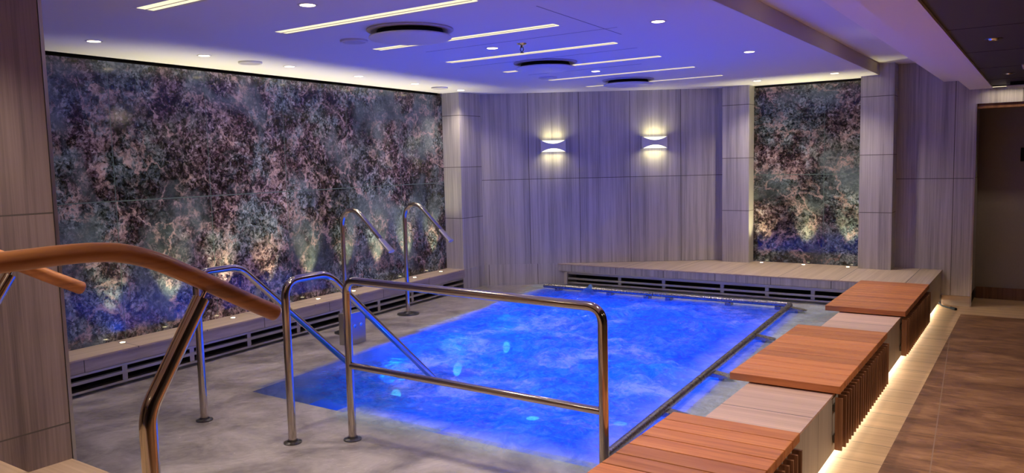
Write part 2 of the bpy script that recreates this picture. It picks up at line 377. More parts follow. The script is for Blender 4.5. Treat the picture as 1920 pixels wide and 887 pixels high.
def fillet(pts, r, seg=8):
    pts = [Vector(p) for p in pts]; out = [pts[0]]
    for i in range(1, len(pts) - 1):
        a, b, c = pts[i - 1], pts[i], pts[i + 1]; rr = r[i - 1] if isinstance(r, (list, tuple)) else r
        d1 = (a - b); d2 = (c - b); k = min(rr, d1.length * .49, d2.length * .49)
        p1 = b + d1.normalized() * k; p2 = b + d2.normalized() * k
        for s in range(seg + 1):
            t = s / seg; out.append(p1 * (1 - t) ** 2 + b * 2 * t * (1 - t) + p2 * t * t)
    out.append(pts[-1]); return out
def sweep(bm, path, rad, seg=18, sq=(1, 1), cap=True, roundend=0):
    path = [Vector(p) for p in path]; n = len(path)
    rads = [rad] * n if not isinstance(rad, (list, tuple)) else list(rad)
    T = [(path[min(i + 1, n - 1)] - path[max(i - 1, 0)]).normalized() for i in range(n)]
    up = Vector((0, 0, 1)) if abs(T[0].z) < .9 else Vector((0, 1, 0))
    x = T[0].cross(up).normalized(); rings = []
    for i in range(n):
        x = (x - T[i] * x.dot(T[i])).normalized(); y = T[i].cross(x)
        rings.append([bm.verts.new(path[i] + (x * cos(2 * pi * k / seg) * sq[0] + y * sin(2 * pi * k / seg) * sq[1]) * rads[i]) for k in range(seg)])
    for a, b in zip(rings, rings[1:]):
        for k in range(seg): bm.faces.new((a[k], a[(k + 1) % seg], b[(k + 1) % seg], b[k]))
    if cap: bm.faces.new(rings[0][::-1]); bm.faces.new(rings[-1])
def tube(name, path, rad, m, parent=None, seg=18, sq=(1, 1), **tags):
    bm = bmesh.new(); sweep(bm, path, rad, seg, sq); return fin(name, bm, m, parent, smooth=True, **tags)
def area(name, loc, rot, sx, sy, p, c, parent=None, spread=180, shape='RECTANGLE'):
    l = bpy.data.lights.new(name, 'AREA'); l.shape = shape; l.size = sx; l.size_y = sy; l.energy = p; l.color = c; l.spread = radians(spread)
    o = bpy.data.objects.new(name, l); C.objects.link(o); o.location = loc; o.rotation_euler = rot
    if parent is not None: o.parent = parent
    return o
def spot(name, loc, rot, p, c, ang=90, blend=.8, rad=.03, parent=None):
    l = bpy.data.lights.new(name, 'SPOT'); l.energy = p; l.color = c; l.spot_size = radians(ang); l.spot_blend = blend; l.shadow_soft_size = rad
    o = bpy.data.objects.new(name, l); C.objects.link(o); o.location = loc; o.rotation_euler = rot
    if parent is not None: o.parent = parent
    return o
ST = dict(kind='structure')
def lx(y): return -5.742 - (y - 2.758) * .06196          # left stone wall plane
def ex(y): return -5.407 - (y - 2.599) * .0738           # front edge of the left ledge

# ------------------------------------------------------------------ STRUCTURE
HC = 2.50; LT = .385; WZ = .155; DZ = .125
# floor of the corridor
o = box('floor', -.67, 3.2, -3.2, 9.10, -.2, 0, M['brown'], **ST)
bm = bmesh.new(); bx(bm, -1.30, -.67, -3.2, 9.10, -.2, 0); bx(bm, -1.30, 3.2, 9.10, 10.25, -.2, 0)
o = fin('floor_border', bm, M['border'], **ST); uvbox(o)
# low wall between pool and corridor, with a recessed foot
bm = bmesh.new(); bx(bm, -1.345, -.90, -3.2, 9.578, .055, LT - .012)
o = fin('wall_low', bm, M['plinth_side'], **ST); uvbox(o, (0, 1))
bm = bmesh.new(); bx(bm, -1.345, -.893, -3.2, 8.34, LT - .012, LT)
o = fin('trim_1', bm, M['plinth_top'], **ST); uvbox(o)
bm = bmesh.new(); bx(bm, -1.345, -1.02, -3.2, 9.578, -.05, .055)
fin('trim_2', bm, M['dark_joint'], **ST)
# far ledge (triangular behind, widening to the right)
def aw(x): return 7.84 + (x + 5.78) * (9.5 - 7.84) / (5.78 - 3.25)
bm = bmesh.new(); prism_bm(bm, [(-5.02, 8.34), (-.893, 8.34), (-.893, 9.60), (-3.05, 9.66)], LT - .012, LT)
o = fin('ledge_far_top', bm, M['ledge_top'], kind='structure'); uvbox(o, flat=lambda c: (c.x * cos(.05) - 0, c.y))
bm = bmesh.new(); bx(bm, -5.00, -1.345, 8.345, 8.37, .294, LT - .012)
o = fin('ledge_far_fascia', bm, M['fascia'], kind='structure'); uvbox(o, (1, 0))
box('ledge_far_void', -4.88, -1.345, 8.56, 8.58, -.1, .30, M['black'], **ST)
# left ledge
ya, yb = 1.4, 7.42
bm = bmesh.new(); prism_bm(bm, [(ex(ya), ya), (ex(yb), yb), (lx(yb) - .02, yb), (lx(ya) - .02, ya)], LT - .012, LT)
o = fin('ledge_left_top', bm, M['ledge_top'], kind='structure'); uvbox(o, flat=lambda c: (c.y, c.x))
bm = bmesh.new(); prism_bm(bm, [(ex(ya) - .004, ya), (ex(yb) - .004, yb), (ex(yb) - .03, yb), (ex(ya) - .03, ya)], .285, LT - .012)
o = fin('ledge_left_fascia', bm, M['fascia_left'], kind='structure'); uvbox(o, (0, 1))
bm = bmesh.new(); prism_bm(bm, [(ex(ya) - .24, ya), (ex(yb) - .24, yb), (ex(yb) - .26, yb), (ex(ya) - .26, ya)], -.1, .30)
fin('ledge_left_void', bm, M['black'], **ST)
# left stone wall
bm = bmesh.new(); prism_bm(bm, [(lx(ya), ya), (lx(7.405), 7.405), (lx(7.405) - .1, 7.405), (lx(ya) - .1, ya)], LT, 2.472)
o = fin('wall_left', bm, M['marble'], **ST); uvbox(o, (0, 1), (0, 2.758 - .0))
bm = bmesh.new(); prism_bm(bm, [(lx(ya) - .06, ya), (lx(7.405) - .06, 7.405), (lx(7.405) - .2, 7.405), (lx(ya) - .2, ya)], 2.40, 2.62)
fin('trim_3', bm, M['dark_joint'], **ST)
# return and pillar at the end of the stone wall
bm = bmesh.new(); prism_bm(bm, [(-6.2, 7.405), (-5.78, 7.42), (-5.78, 7.84), (-6.2, 7.84)], LT, 2.62)
o = fin('wall_return', bm, M['ret'], **ST); uvbox(o, (0, 1))
# angled wall with sconces
D = Vector((2.53, 1.66, 0)).normalized(); NRM = Vector((D.y, -D.x, 0)); P0 = Vector((-5.78, 7.84, 0)); LEN = math.hypot(2.53, 1.66)
q = P0 + D * (LEN + .25)
bm = bmesh.new(); prism_bm(bm, [(P0.x, P0.y), (q.x, q.y), (q.x - NRM.x * .12, q.y - NRM.y * .12), (P0.x - NRM.x * .12 - .1, P0.y - NRM.y * .12)], LT + .003, 2.62)
o = fin('wall_angled', bm, M['wall_angled'], **ST); uvbox(o, (D.x, D.y), (P0.x, P0.y))
bm = bmesh.new(); q2 = P0 + D * 1.1
prism_bm(bm, [(-5.775, 7.40), (-5.775, 7.838), (q2.x + .004, q2.y - .004), (q2.x - .1, q2.y + .1), (-6.1, 8.0), (-6.1, 7.40)], -.1, LT + .003)
o = fin('wall_foot', bm, M['fascia'], **ST); uvbox(o, (D.x, D.y), (P0.x, P0.y))
# end wall: pier, stone panel, pier, back panel, lintel
bm = bmesh.new(); bx(bm, -3.25, -2.925, 9.33, 9.70, LT, 2.62); o = fin('wall_pier_left', bm, M['pier'], **ST); uvbox(o, (1, 0))
bm = bmesh.new(); bx(bm, -2.925, -1.70, 9.515, 9.60, LT, 2.472); o = fin('wall_far', bm, M['marble2'], **ST); uvbox(o, (1, 0))
bm = bmesh.new(); bx(bm, -2.925, -1.70, 9.56, 9.66, 2.40, 2.62); fin('trim_4', bm, M['dark_joint'], **ST)
bm = bmesh.new(); bx(bm, -1.70, -1.365, 9.33, 9.66, LT, 2.75); o = fin('wall_pier_right', bm, M['pier'], **ST); uvbox(o, (1, 0))
bm = bmesh.new(); bx(bm, -1.365, -.625, 9.58, 10.6, .11, 2.75); o = fin('wall_back', bm, M['wall_back'], **ST); uvbox(o, (1, 0))
box('baseboard_back', -.893, -.622, 9.572, 9.62, 0, .11, M['step'], **ST)
box('wall_back_foot', -1.365, -.626, 9.60, 10.59, -.05, .11, M['dark_joint'], **ST)
bm = bmesh.new(); bx(bm, -.625, 3.2, 9.58, 9.76, 2.15, 2.75); o = fin('wall_lintel', bm, M['wall_back'], **ST); uvbox(o, (1, 0))
box('trim_5', -.625, 3.2, 9.60, 9.80, 2.10, 2.152, M['slat'], **ST)
box('trim_6', -.628, -.612, 9.585, 9.61, 0, 2.15, M['steel_dull'], **ST)
box('wall_recess', -.625, 3.2, 10.22, 10.35, 0, 2.3, M['door'], **ST)
box('baseboard_recess', -.61, 3.2, 10.20, 10.23, 0, .13, M['slat'], **ST)
# near pier on the left
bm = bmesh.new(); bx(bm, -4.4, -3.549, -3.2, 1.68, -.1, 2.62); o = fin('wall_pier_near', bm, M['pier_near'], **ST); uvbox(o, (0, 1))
box('trim_7', -3.560, -3.545, 1.682, 1.697, -.1, 2.5, M['steel_dull'], **ST)
box('wall_left_end', -6.4, -4.4, 1.3, 1.42, -.1, 2.62, M['wall_plain'], **ST)
# platform and steps by the near pier
o = box('platform', -3.549, -1.345, -3.2, 1.678, -.1, LT, M['step'], **ST)
o = box('platform_step', -3.549, -1.8, -3.2, 1.36, LT, .50, M['step'], **ST)
# closure behind the camera
box('wall_rear', -4.4, 3.2, -3.3, -3.2, 0, 2.8, M['wall_plain'], **ST)
box('wall_right', 3.2, 3.3, -3.3, 10.4, 0, 2.8, M['wall_plain'], **ST)

# ceilings -------------------------------------------------------------
strips = [(2.42, -3.99, -2.42), (3.36, -4.05, -2.48), (4.30, -4.13, -2.54), (5.24, -4.21, -2.60), (6.17, -4.28, -2.66), (7.11, -4.36, -2.73), (8.05, -4.43, -2.79)]
STW = .128
def ceiling_main():
    ys = [-3.2]
    for y, a, b in strips: ys += [y - STW / 2, y + STW / 2]
    ys.append(9.56)
    bm = bmesh.new()
    xl = lambda y: lx(y) - .0 if y < 7.41 else -6.3
    def strip(y0, y1, a0, a1, b0, b1):
        prism_bm(bm, [(a0, y0), (b0, y0), (b1, y1), (a1, y1)], HC, HC + .06)
    XR = -1.52
    prev = -3.2
    segs = []
    for i in range(len(ys) - 1):
        y0, y1 = ys[i], ys[i + 1]
        hole = (i % 2 == 1)
        cuts = [y0, y1]
        if y0 < 1.5 < y1: cuts = [y0, 1.5, y1]
        if y0 < 7.405 < y1: cuts = [y0, 7.405, y1]
        for c0, c1 in zip(cuts, cuts[1:]):
            a0 = -6.35 if (c0 >= 7.40 or c1 <= 1.5) else lx(c0) - .0; a1 = -6.35 if (c0 >= 7.40 or c1 <= 1.5) else lx(c1) - .0
            if hole:
                _, a, b = strips[i // 2]
                strip(c0, c1, a0, a1, a, a); strip(c0, c1, b, b, XR, XR)
            else: strip(c0, c1, a0, a1, XR, XR)
    return fin('ceiling', bm, M['ceiling'], **ST)
ceiling_main()
box('ceiling_raised', -1.56, -.925, -3.2, 9.60, 2.622, 2.68, M['ceiling'], **ST)
box('trim_8', -1.525, -1.515, -3.2, 9.33, HC + .001, 2.622, M['stepface'], **ST)
box('ceiling_soffit_narrow', -.925, -.686, -3.2, 9.58, 2.40, 2.68, M['soffit'], **ST)
box('ceiling_soffit_wide', -.686, -.476, -3.2, 9.58, 2.30, 2.68, M['soffit'], **ST)
box('ceiling_dark', -.476, 3.2, -3.2, 9.58, 2.318, 2.68, M['dark_ceiling'], **ST)
bm = bmesh.new()
for k in range(10): bx(bm, -.476, 3.2, .1 + k * 1.22, .108 + k * 1.22, 2.3165, 2.3195)
fin('trim_9', bm, M['dark_joint'], **ST)
# hairline panel joints in the main ceiling
bm = bmesh.new()
for (y, a, b) in ((2.72, -3.2, -1.6), (4.62, -3.9, -2.3), (5.56, -4.3, -2.6), (6.5, -4.2, -3.0)): bx(bm, a, b, y, y + .005, HC - .001, HC + .002)
prism_bm(bm, [(-2.33, 3.7), (-2.324, 3.7), (-2.404, 4.9), (-2.410, 4.9)], HC - .001, HC + .002)
fin('trim_10', bm, M['seam'], **ST)
# roof slab closing the void over the ceiling
box('ceiling_slab', -6.5, 3.2, -3.3, 10.4, 2.76, 2.85, M['dark_joint'], **ST)

# pool shell ------------------------------------------------------------
PB = [(-4.47, 3.33), (-1.68, 3.33), (-1.95, 7.83), (-4.93, 7.83)]    # basin rim
bm = bmesh.new()
outer = [(-6.4, 1.40), (-1.345, 1.40), (-1.345, 9.0), (-6.4, 9.0)]
zt, zb = DZ, -.05
vo = [bm.verts.new((x, y, zt)) for x, y in outer]; vi = [bm.verts.new((x, y, zt)) for x, y in PB]; vb = [bm.verts.new((x, y, -.12)) for x, y in PB]
for i in range(4):
    j = (i + 1) % 4; bm.faces.new((vo[i], vo[j], vi[j], vi[i])); bm.faces.new((vi[i], vi[j], vb[j], vb[i]))
fin('pool_deck', bm, M['deck'], **ST)
bm = bmesh.new()
va = [bm.verts.new((x, y, -.12)) for x, y in PB]; vb = [bm.verts.new((x, y, -1.0)) for x, y in PB]
for i in range(4): j = (i + 1) % 4; bm.faces.new((va[i], va[j], vb[j], vb[i]))
bm.faces.new(vb)
fin('pool_basin', bm, M['basin'], **ST)
for k in range(4):
    box('pool_step', -4.25, -3.36, 3.33, 3.62 + .28 * (3 - k), -.16 - .2 * (k + 1), -.16 - .2 * k, M['basin'], kind='structure')

# water surface ----------------------------------------------------------
def water():
    NX, NY = 210, 330
    jets = [(-2.49, 6.50, .05, .22), (-2.25, 4.90, .055, .22), (-3.02, 7.0, .04, .25), (-3.6, 6.4, .05, .3), (-4.5, 6.6, .04, .25), (-4.24, 7.72, .085, .06), (-2.3, 3.55, .03, .2), (-3.3, 5.3, .04, .35), (-2.6, 5.7, .04, .3)]
    vs = np.zeros(((NX + 1) * (NY + 1), 3)); ch = np.zeros(len(vs)); dp = np.zeros(len(vs)); cd = np.zeros(len(vs)); k = 0
    for j in range(NY + 1):
        y = 1.70 + (8.57 - 1.70) * j / NY
        xa = (ex(y) - .23) if y < 7.40 else -5.772; xb = -1.347
        if y > 7.84: xa = -5.765 + (y - 7.84) / .656
        rx0 = -4.47 - (y - 3.33) * .102; rx1 = -1.68 - (y - 3.33) * .060
        for i in range(NX + 1):
            x = xa + (xb - xa) * i / NX
            d = min(x - rx0, rx1 - x, y - 3.33, 7.83 - y)
            wob = .09 * noise.noise((x * 3, y * 3, 5))
            t = max(0., min(1., (d + .04 + wob) / .14)); t = t * t * (3 - 2 * t)
            # the left near corner stays calm, without bubbles
            calm = max(0., min(1., ((x + 4.45) * .55 + (y - 3.3) * .25 + .25 * noise.noise((x * 1.7, y * 1.7, 9))) / .55))
            foamy = t * calm
            spill = max(0., min(1., 1 - (x - rx1) / .30)) if x > rx1 and 3.3 < y < 7.7 else 0
            h = .018 * noise.fractal((x * 4, y * 4, 1), 1.0, 2.0, 4) + .010 * noise.fractal((x * 14, y * 14, 3), .9, 2.0, 3)
            g = sum(a * math.exp(-((x - jx) ** 2 + (y - jy) ** 2) / (2 * s * s)) * (1 + .8 * noise.noise((x * 12, y * 12, 2))) for jx, jy, a, s in jets)
            z = WZ + h * (.10 + (.95 * foamy + .15 * t) * (.2 + .8 * max(0., min(1., d / .45)))) + g * t
            vs[k] = (x, y, z); spill2 = max(0., min(1., 1 - (y - 7.83) / .45)) if y > 7.83 and x > rx0 - .3 else 0
            spill = max(spill, max(0., min(1., 1 - abs(x - rx1) / .35)) if 3.3 < y < 7.9 else 0)
            cloud = max(0., min(1., .55 + 1.1 * noise.fractal((x * 2.2, y * 2.2, 4), 1.0, 2.0, 3)))
            dp[k] = t
            e1 = max(0., 1 - abs(x - rx1 - .08) / .42) if 3.2 < y < 7.95 else 0
            e2 = max(0., 1 - abs(y - 7.93) / .28) if x > rx0 - .2 and x < rx1 + .3 else 0
            e3 = max(0., 1 - abs(y - 3.30) / .16) if rx0 + .9 < x < rx1 + .2 else 0
            e4 = max(0., 1 - abs(x - rx0) / .14) * .5 if 5.3 < y < 7.9 else 0
            cd[k] = min(.85, max(e1, e2, e3 * .9, e4) * 1.25 * (.45 + .8 * max(0., min(1., .5 + noise.fractal((x * 2.6, y * 2.6, 8), 1.0, 2.0, 3)))))
            ch[k] = max(foamy, spill * (.35 + .55 * cloud), spill2 * (.3 + .5 * cloud), t * .12); k += 1
    me = bpy.data.meshes.new('pool_water')
    fs = [(a, a + 1, a + NX + 2, a + NX + 1) for j in range(NY) for i in range(NX) for a in (j * (NX + 1) + i,)]
    me.from_pydata(vs.tolist(), [], fs); me.update()
    at = me.attributes.new('churn', 'FLOAT', 'POINT'); at.data.foreach_set('value', ch.astype(np.float32))
    at = me.attributes.new('cloud', 'FLOAT', 'POINT'); at.data.foreach_set('value', cd.astype(np.float32))
    at = me.attributes.new('deep', 'FLOAT', 'POINT'); at.data.foreach_set('value', dp.astype(np.float32))
    for p in me.polygons: p.use_smooth = True
    o = link('pool_water', me, M['water']); o['kind'] = 'stuff'
    o['label'] = 'foaming glowing blue pool water thinning to clear over the grey deck'; o['category'] = 'water'
water()

# ------------------------------------------------------------------ BENCHES
NSL = 22
def bench():
    t = thing('wooden_bench', '', 'bench', (-1.155, 0, LT), 0, 'wooden slatted benches on the low tiled wall')
    for i in range(12):
        y0 = i * .125 + .0015; bm = bmesh.new(); bx(bm, -.295, .297, y0, y0 + .118, .008, .050, .003)
        fin('plank', bm, M['plank'], t)
    bm = bmesh.new()
    for x in (-.15, .15): bx(bm, x - .02, x + .02, .06, 1.44, 0, .008)
    fin('batten', bm, M['dark_metal'], t)
    box('slat_rail', .258, .270, .03, 1.47, -.10, -.06, M['dark_metal'], t)
    box('slat_rail', .258, .270, .03, 1.47, -.27, -.23, M['dark_metal'], t)
    for i in range(NSL):
        y = .02 + i * (1.46 - .016) / (NSL - 1)
        box('slat', .270, .312 if i else .306, y, y + .015, -.305, -.02, M['slat'], t)
    return t
b0 = bench(); b0.location = (-1.155, 4.29, LT); b0['label'] = 'middle slatted teak bench, between the nearest and the farthest bench on the low wall'
dup(b0, (-1.155, 6.625, LT), label='farthest slatted teak bench, in front of the far stone ledge')
dup(b0, (-1.155, 1.98, LT), label='nearest slatted teak bench, cut by the bottom edge behind the guard rail')

# ------------------------------------------------------------------ POOL HANDRAILS
TR = .0225
def flange(parent, x, y, z, r=.05):
    bm = bmesh.new(); lathe(bm, [(0, 0), (r, 0), (r, .006), (r * .62, .012), (r * .55, .02), (0, .02)], 24, Matrix.Translation((x, y, z)))
    return fin('base_flange', bm, M['dark_metal'], parent, smooth=True)
def entry_rail(x, y, label):
    t = thing('pool_handrail', label, 'handrail', (x, y, DZ), 0, 'bent steel handrails at the pool steps')
    pts = [(0, 0, 0), (0, .0, .905), (0, .075, .925), (0, .26, .925), (0, 1.16, .095), (0, 1.36, -.09), (0, 1.36, -.7)]
    path = fillet([(0, 0, .01), (0, .0, .912), (0, .31, .912), (0, 1.22, .07), (0, 1.50, -.19), (0, 1.50, -.9)], [.10, .07, .01, .05, .05], 10)
    tube('rail', path, TR, M['steel'], t, 20)
    flange(t, 0, 0, 0)
    bm = bmesh.new(); sweep(bm, [(0, 1.50, -1.115), (0, 1.5, -1.09)], .045, 20); fin('base_flange', bm, M['steel_dull'], t)
    return t
e0 = entry_rail(-4.215, 2.785, 'bent steel handrail seen behind the end of the wooden handrail')
dup(e0, (-3.425, 2.80, DZ), label='bent steel handrail sloping into the water, just left of the rectangular guard rail')
t = thing('guard_rail', 'rectangular stainless guard rail with two bars standing across the near pool edge', 'railing', (-3.17, 3.01, DZ))
tube('frame', fillet([(0, 0, .01), (0, 0, .905), (1.585, .0, .885), (1.585, 0, .01)], .075, 10), TR, M['steel'], t, 22)
tube('crossbar', [(.015, 0, .425), (1.572, 0, .418)], TR * .82, M['steel'], t, 20)
flange(t, 0, 0, 0); flange(t, 1.585, 0, 0)

# wooden stair handrails -------------------------------------------------
def wood_rail(x, y0, label):
    t = thing('wooden_handrail', label, 'handrail', (x, y0, .50), 0, 'wooden stair handrails')
    zz = -.5
    P = [(-1.6, 1.445), (-.9, 1.447), (-.5, 1.445), (-.3, 1.446), (-.13, 1.449), (-.03, 1.4505), (.05, 1.447), (.12, 1.435), (.20, 1.406), (.29, 1.360), (.38, 1.310), (.47, 1.259), (.585, 1.197)]
    # smooth through the points
    pts = []
    for i in range(len(P) - 1):
        p0 = P[max(i - 1, 0)]; p1 = P[i]; p2 = P[i + 1]; p3 = P[min(i + 2, len(P) - 1)]
        for s in range(6):
            u = s / 6
            f = lambda a, b, c, d: .5 * ((2 * b) + (-a + c) * u + (2 * a - 5 * b + 4 * c - d) * u * u + (-a + 3 * b - 3 * c + d) * u ** 3)
            pts.append((0, f(p0[0], p1[0], p2[0], p3[0]), f(p0[1], p1[1], p2[1], p3[1]) + zz))
    pts.append((0, P[-1][0], P[-1][1] + zz))
    rad = [.0255] * len(pts)
    # rounded end
    e = Vector(pts[-1]); d = (e - Vector(pts[-2])).normalized()
    for a, rr in ((.004, .0235), (.008, .019), (.010, .012)): pts.append(tuple(e + d * a)); rad.append(rr)
    bm = bmesh.new(); sweep(bm, pts, rad, 24); fin('wooden_rail', bm, M['rail_wood'], t, smooth=True)
    for k, yy in enumerate((0, -1.05)):
        pz = 1.283 + zz if k == 0 else 1.283 + zz
        bm = bmesh.new()
        path = fillet([(0, yy + .145, -.0 if yy < -.3 else -.115), (0, yy + .145, .497), (0, yy + .330, .783)], .045, 8)
        sweep(bm, path, .0235, 22); pst = fin('post', bm, M['steel'], t, smooth=True)
        if k == 0:
            a, b = Vector((0, .325, .775)), Vector((0, .362, .832))
            tube('bracket_pin', [a, b], .006, M['steel'], pst, 10)
        else:
            tube('bracket_pin', [(0, yy + .325, .775), (0, yy + .36, .94)], .006, M['steel'], pst, 10)
        flange(t, 0, yy + .145, 0 if yy < -.3 else -.115)
    return t
w0 = wood_rail(-2.0, 1.005, 'curved wooden handrail on a steel post, crossing the left foreground')
dup(w0, (-3.15, .99, .50), label='second wooden handrail, only its lower end showing beside the near pier')

# ------------------------------------------------------------------ WATER SPOUTS
def spout():
    t = thing('water_spout', '', 'water spout', (0, 0, DZ), 0, 'gooseneck water spouts by the stone wall')
    z = -DZ
    path = [(0, 0, .012), (0, 0, .98)]
    K = [(0, .98), (.004, 1.03), (.025, 1.085), (.07, 1.125), (.13, 1.138), (.19, 1.122), (.24, 1.085), (.30, 1.03), (.38, .955), (.46, .882)]
    tube('pole', [(0, 0, .012), (0, 0, .5)] + [(x, 0, zz) for x, zz in K], .0215, M['steel'], t, 20)
    d = Vector((.58 - .46, 0, .795 - .90)).normalized(); a = Vector((.455, 0, .886))
    bm = bmesh.new(); sweep(bm, [a, a + d * .03, a + d * .10, a + d * .165], [.024, .027, .029, .031], 20, (1.25, .62))
    fin('nozzle', bm, M['steel_dull'], t, smooth=True)
    bm = bmesh.new(); lathe(bm, [(0, 0), (.115, 0), (.115, .008), (.05, .014), (.035, .03), (0, .03)], 32); fin('base_plate', bm, M['dark_metal'], t, smooth=True)
    return t
s0 = spout(); s0.location = (-5.385, 5.96, DZ); s0.rotation_euler = (0, 0, radians(2)); s0['label'] = 'gooseneck water spout nearest the end pillar, its round base plate visible'
dup(s0, (-5.30, 5.02, DZ), radians(2), 'gooseneck water spout rising behind the guard rail corner and control box')
t = thing('control_box', 'small stainless control box with two round buttons beside the near water spout', 'control box', (-4.93, 4.74, DZ), radians(4))
box('housing', -.06, .05, -.11, .11, 0, .275, M['steel_dull'], t, .004)
for yy in (-.035, .045):
    bm = bmesh.new(); lathe(bm, [(0, 0), (.017, 0), (.017, .006), (0, .008)], 20, Matrix.Translation((.05, yy, .16)) @ Matrix.Rotation(pi / 2, 4, 'Y')); fin('button', bm, M['chrome'], t, smooth=True)

# ------------------------------------------------------------------ OVERFLOW GRILLES
t = thing('overflow_grille', 'stainless overflow grille under the far ledge', 'grille', (0, 0, 0), 0)
box('top_bar', -4.88, -1.36, 8.335, 8.375, .262, .292, M['steel_dull'], t, .004)
box('middle_bar', -4.88, -1.36, 8.330, 8.365, .196, .220, M['steel_dull'], t, .004)
box('lip', -4.90, -1.36, 8.325, 8.38, .148, .168, M['steel_dull'], t, .004)
for x in (-4.16, -3.60, -2.91, -2.42, -1.95): box('upright', x - .02, x + .02, 8.352, 8.38, .15, .27, M['steel_dull'], t)
box('end_plate', -4.90, -4.86, 8.31, 8.54, .14, .285, M['plinth_side'], t)
t = thing('overflow_grille', 'long stainless overflow grille under the stone-wall ledge', 'grille', (0, 0, 0), 0)
def lbar(name, z0, z1, dx0, dx1, parent, m=M['steel_dull'], y0=1.5, y1=7.38):
    bm = bmesh.new(); prism_bm(bm, [(ex(y0) + dx0, y0), (ex(y1) + dx0, y1), (ex(y1) - dx1, y1), (ex(y0) - dx1, y0)], z0, z1)
    return fin(name, bm, m, parent)
lbar('top_bar', .268, .284, .004, .035, t); lbar('middle_bar', .212, .234, .006, .03, t); lbar('lip', .150, .166, .01, .05, t)
y = 1.83
while y < 7.3:
    bm = bmesh.new(); prism_bm(bm, [(ex(y) + .001, y), (ex(y + .04) + .001, y + .04), (ex(y + .04) - .03, y + .04), (ex(y) - .03, y)], .15, .27); fin('upright', bm, M['steel_dull'], t); y += .565

# low grab rails along two pool edges ------------------------------------
def grab(label, a, b, nseg, z, brk):
    a = Vector(a); b = Vector(b); d = (b - a); L_ = d.length; d.normalize(); n = Vector((d.y, -d.x, 0))
    t = thing('grab_rail', label, 'grab rail', (a.x, a.y, DZ))
    for k in range(nseg):
        p = d * (L_ * k / nseg + .004); q = d * (L_ * (k + 1) / nseg - .004)
        tube('bar', [p + Vector((0, 0, z - DZ)), q + Vector((0, 0, z - DZ))], .026, M['steel_rail'], t, 18)
    for s in brk:
        c = d * (L_ * s)
        bm = bmesh.new()
        m4 = Matrix.Translation(c) @ Matrix(((n.x, d.x, 0, 0), (n.y, d.y, 0, 0), (0, 0, 1, 0), (0, 0, 0, 1)))
        prof = [(-.0, -.045), (.13, -.045), (.165, -.02), (.165, .02), (.13, .045), (-.0, .045)]
        va = [bm.verts.new((x, y_, .050)) for x, y_ in prof]; vb_ = [bm.verts.new((x, y_, .062 + (.02 if x < .05 else 0))) for x, y_ in prof]
        bm.faces.new(va[::-1]); bm.faces.new(vb_)
        for i in range(6): j = (i + 1) % 6; bm.faces.new((va[i], va[j], vb_[j], vb_[i]))
        bx(bm, .06, .09, -.02, .02, 0, .052)
        bmesh.ops.transform(bm, matrix=m4, verts=bm.verts); fin('bracket', bm, M['steel_rail'], t)
    return t
grab('dark steel grab rail along the bench side of the pool', (-1.735, 3.30, 0), (-2.012, 7.72, 0), 3, .208, (.19, .40, .68, .985))
t = thing('grab_rail', 'low steel grab rail across the far end of the pool', 'grab rail', (-4.83, 7.725, DZ))
tube('bar', [(0, 0, .083), (1.375, .005, .083)], .024, M['steel_rail'], t, 18); tube('bar', [(1.383, .005, .083), (2.79, .01, .083)], .024, M['steel_rail'], t, 18)
for x in (.18, .60, .85, 1.30, 1.55, 2.2, 2.7):
    box('bracket', x - .03, x + .03, -.012, .08, .02, .062, M['steel_rail'], t, .004)

# ------------------------------------------------------------------ CEILING FITTINGS
def downlight():
    t = thing('downlight', '', 'ceiling light', (0, 0, HC), 0, 'round recessed downlights over the pool')
    bm = bmesh.new(); lathe(bm, [(.040, -.003), (.052, -.003), (.053, .0), (.040, .0)], 28); lathe(bm, [(.040, -.003), (.040, 0)], 28); fin('trim_ring', bm, M['white_plastic'], t, smooth=True)
    bm = bmesh.new(); lathe(bm, [(0, -.0025), (.0405, -.0025), (.0405, -.0005), (0, -.0005)], 28); fin('lens', bm, M['e_down'], t)
    return t
DL = [((-5.119, 2.758), 'downlight nearest the near pier, in the row along the stone wall'), ((-5.197, 3.618), 'second downlight from the near pier in the row along the stone wall'),
      ((-5.264, 4.471), 'third downlight from the near pier, row along the stone wall'), ((-5.394, 5.40), 'fourth downlight from the near pier, row along the stone wall'),
      ((-5.485, 6.305), 'fifth downlight from the near pier, row along the stone wall'), ((-5.60, 7.233), 'farthest downlight of the stone-wall row, over its end pillar'),
      ((-3.223, 2.877), 'downlight at the top edge between the first two linear lights'), ((-3.412, 4.801), 'downlight left of the sprinkler, between two linear lights'),
      ((-3.567, 6.705), 'downlight right of the middle round air vent'), ((-2.01, 4.603), 'downlight right of the linear lights, nearest the camera'),
      ((-2.012, 6.415), 'second downlight right of the linear lights, towards the end wall'), ((-2.698, 8.893), 'left one of two downlights in front of the end stone panel'),
      ((-1.85, 8.744), 'right one of two downlights in front of the end stone panel'), ((-2.01, 2.75), 'downlight on the bench side, out of view above'), ((-3.1, 1.1), 'added downlight over the steps, out of view above'), ((-2.0, .15), 'added downlight over the stair handrails, out of view above'), ((-1.75, -1.3), 'added downlight behind the stairs, out of view')]
d0 = downlight(); first = True
for (x, y), lab in DL:
    if first: t = d0; t.location = (x, y, HC); t['label'] = lab; first = False
    else: t = dup(d0, (x, y, HC), label=lab)
    wall_row = x < -5; near = y < 1.5  # near ones are unseen lamps added to light the wooden handrails
    spot('downlight_beam', (0, 0, -.01), (0, 0, 0), P_DOWN * (.45 if wall_row else 1.5 if near else 1), WARM, 125, 1.0, .035, t)
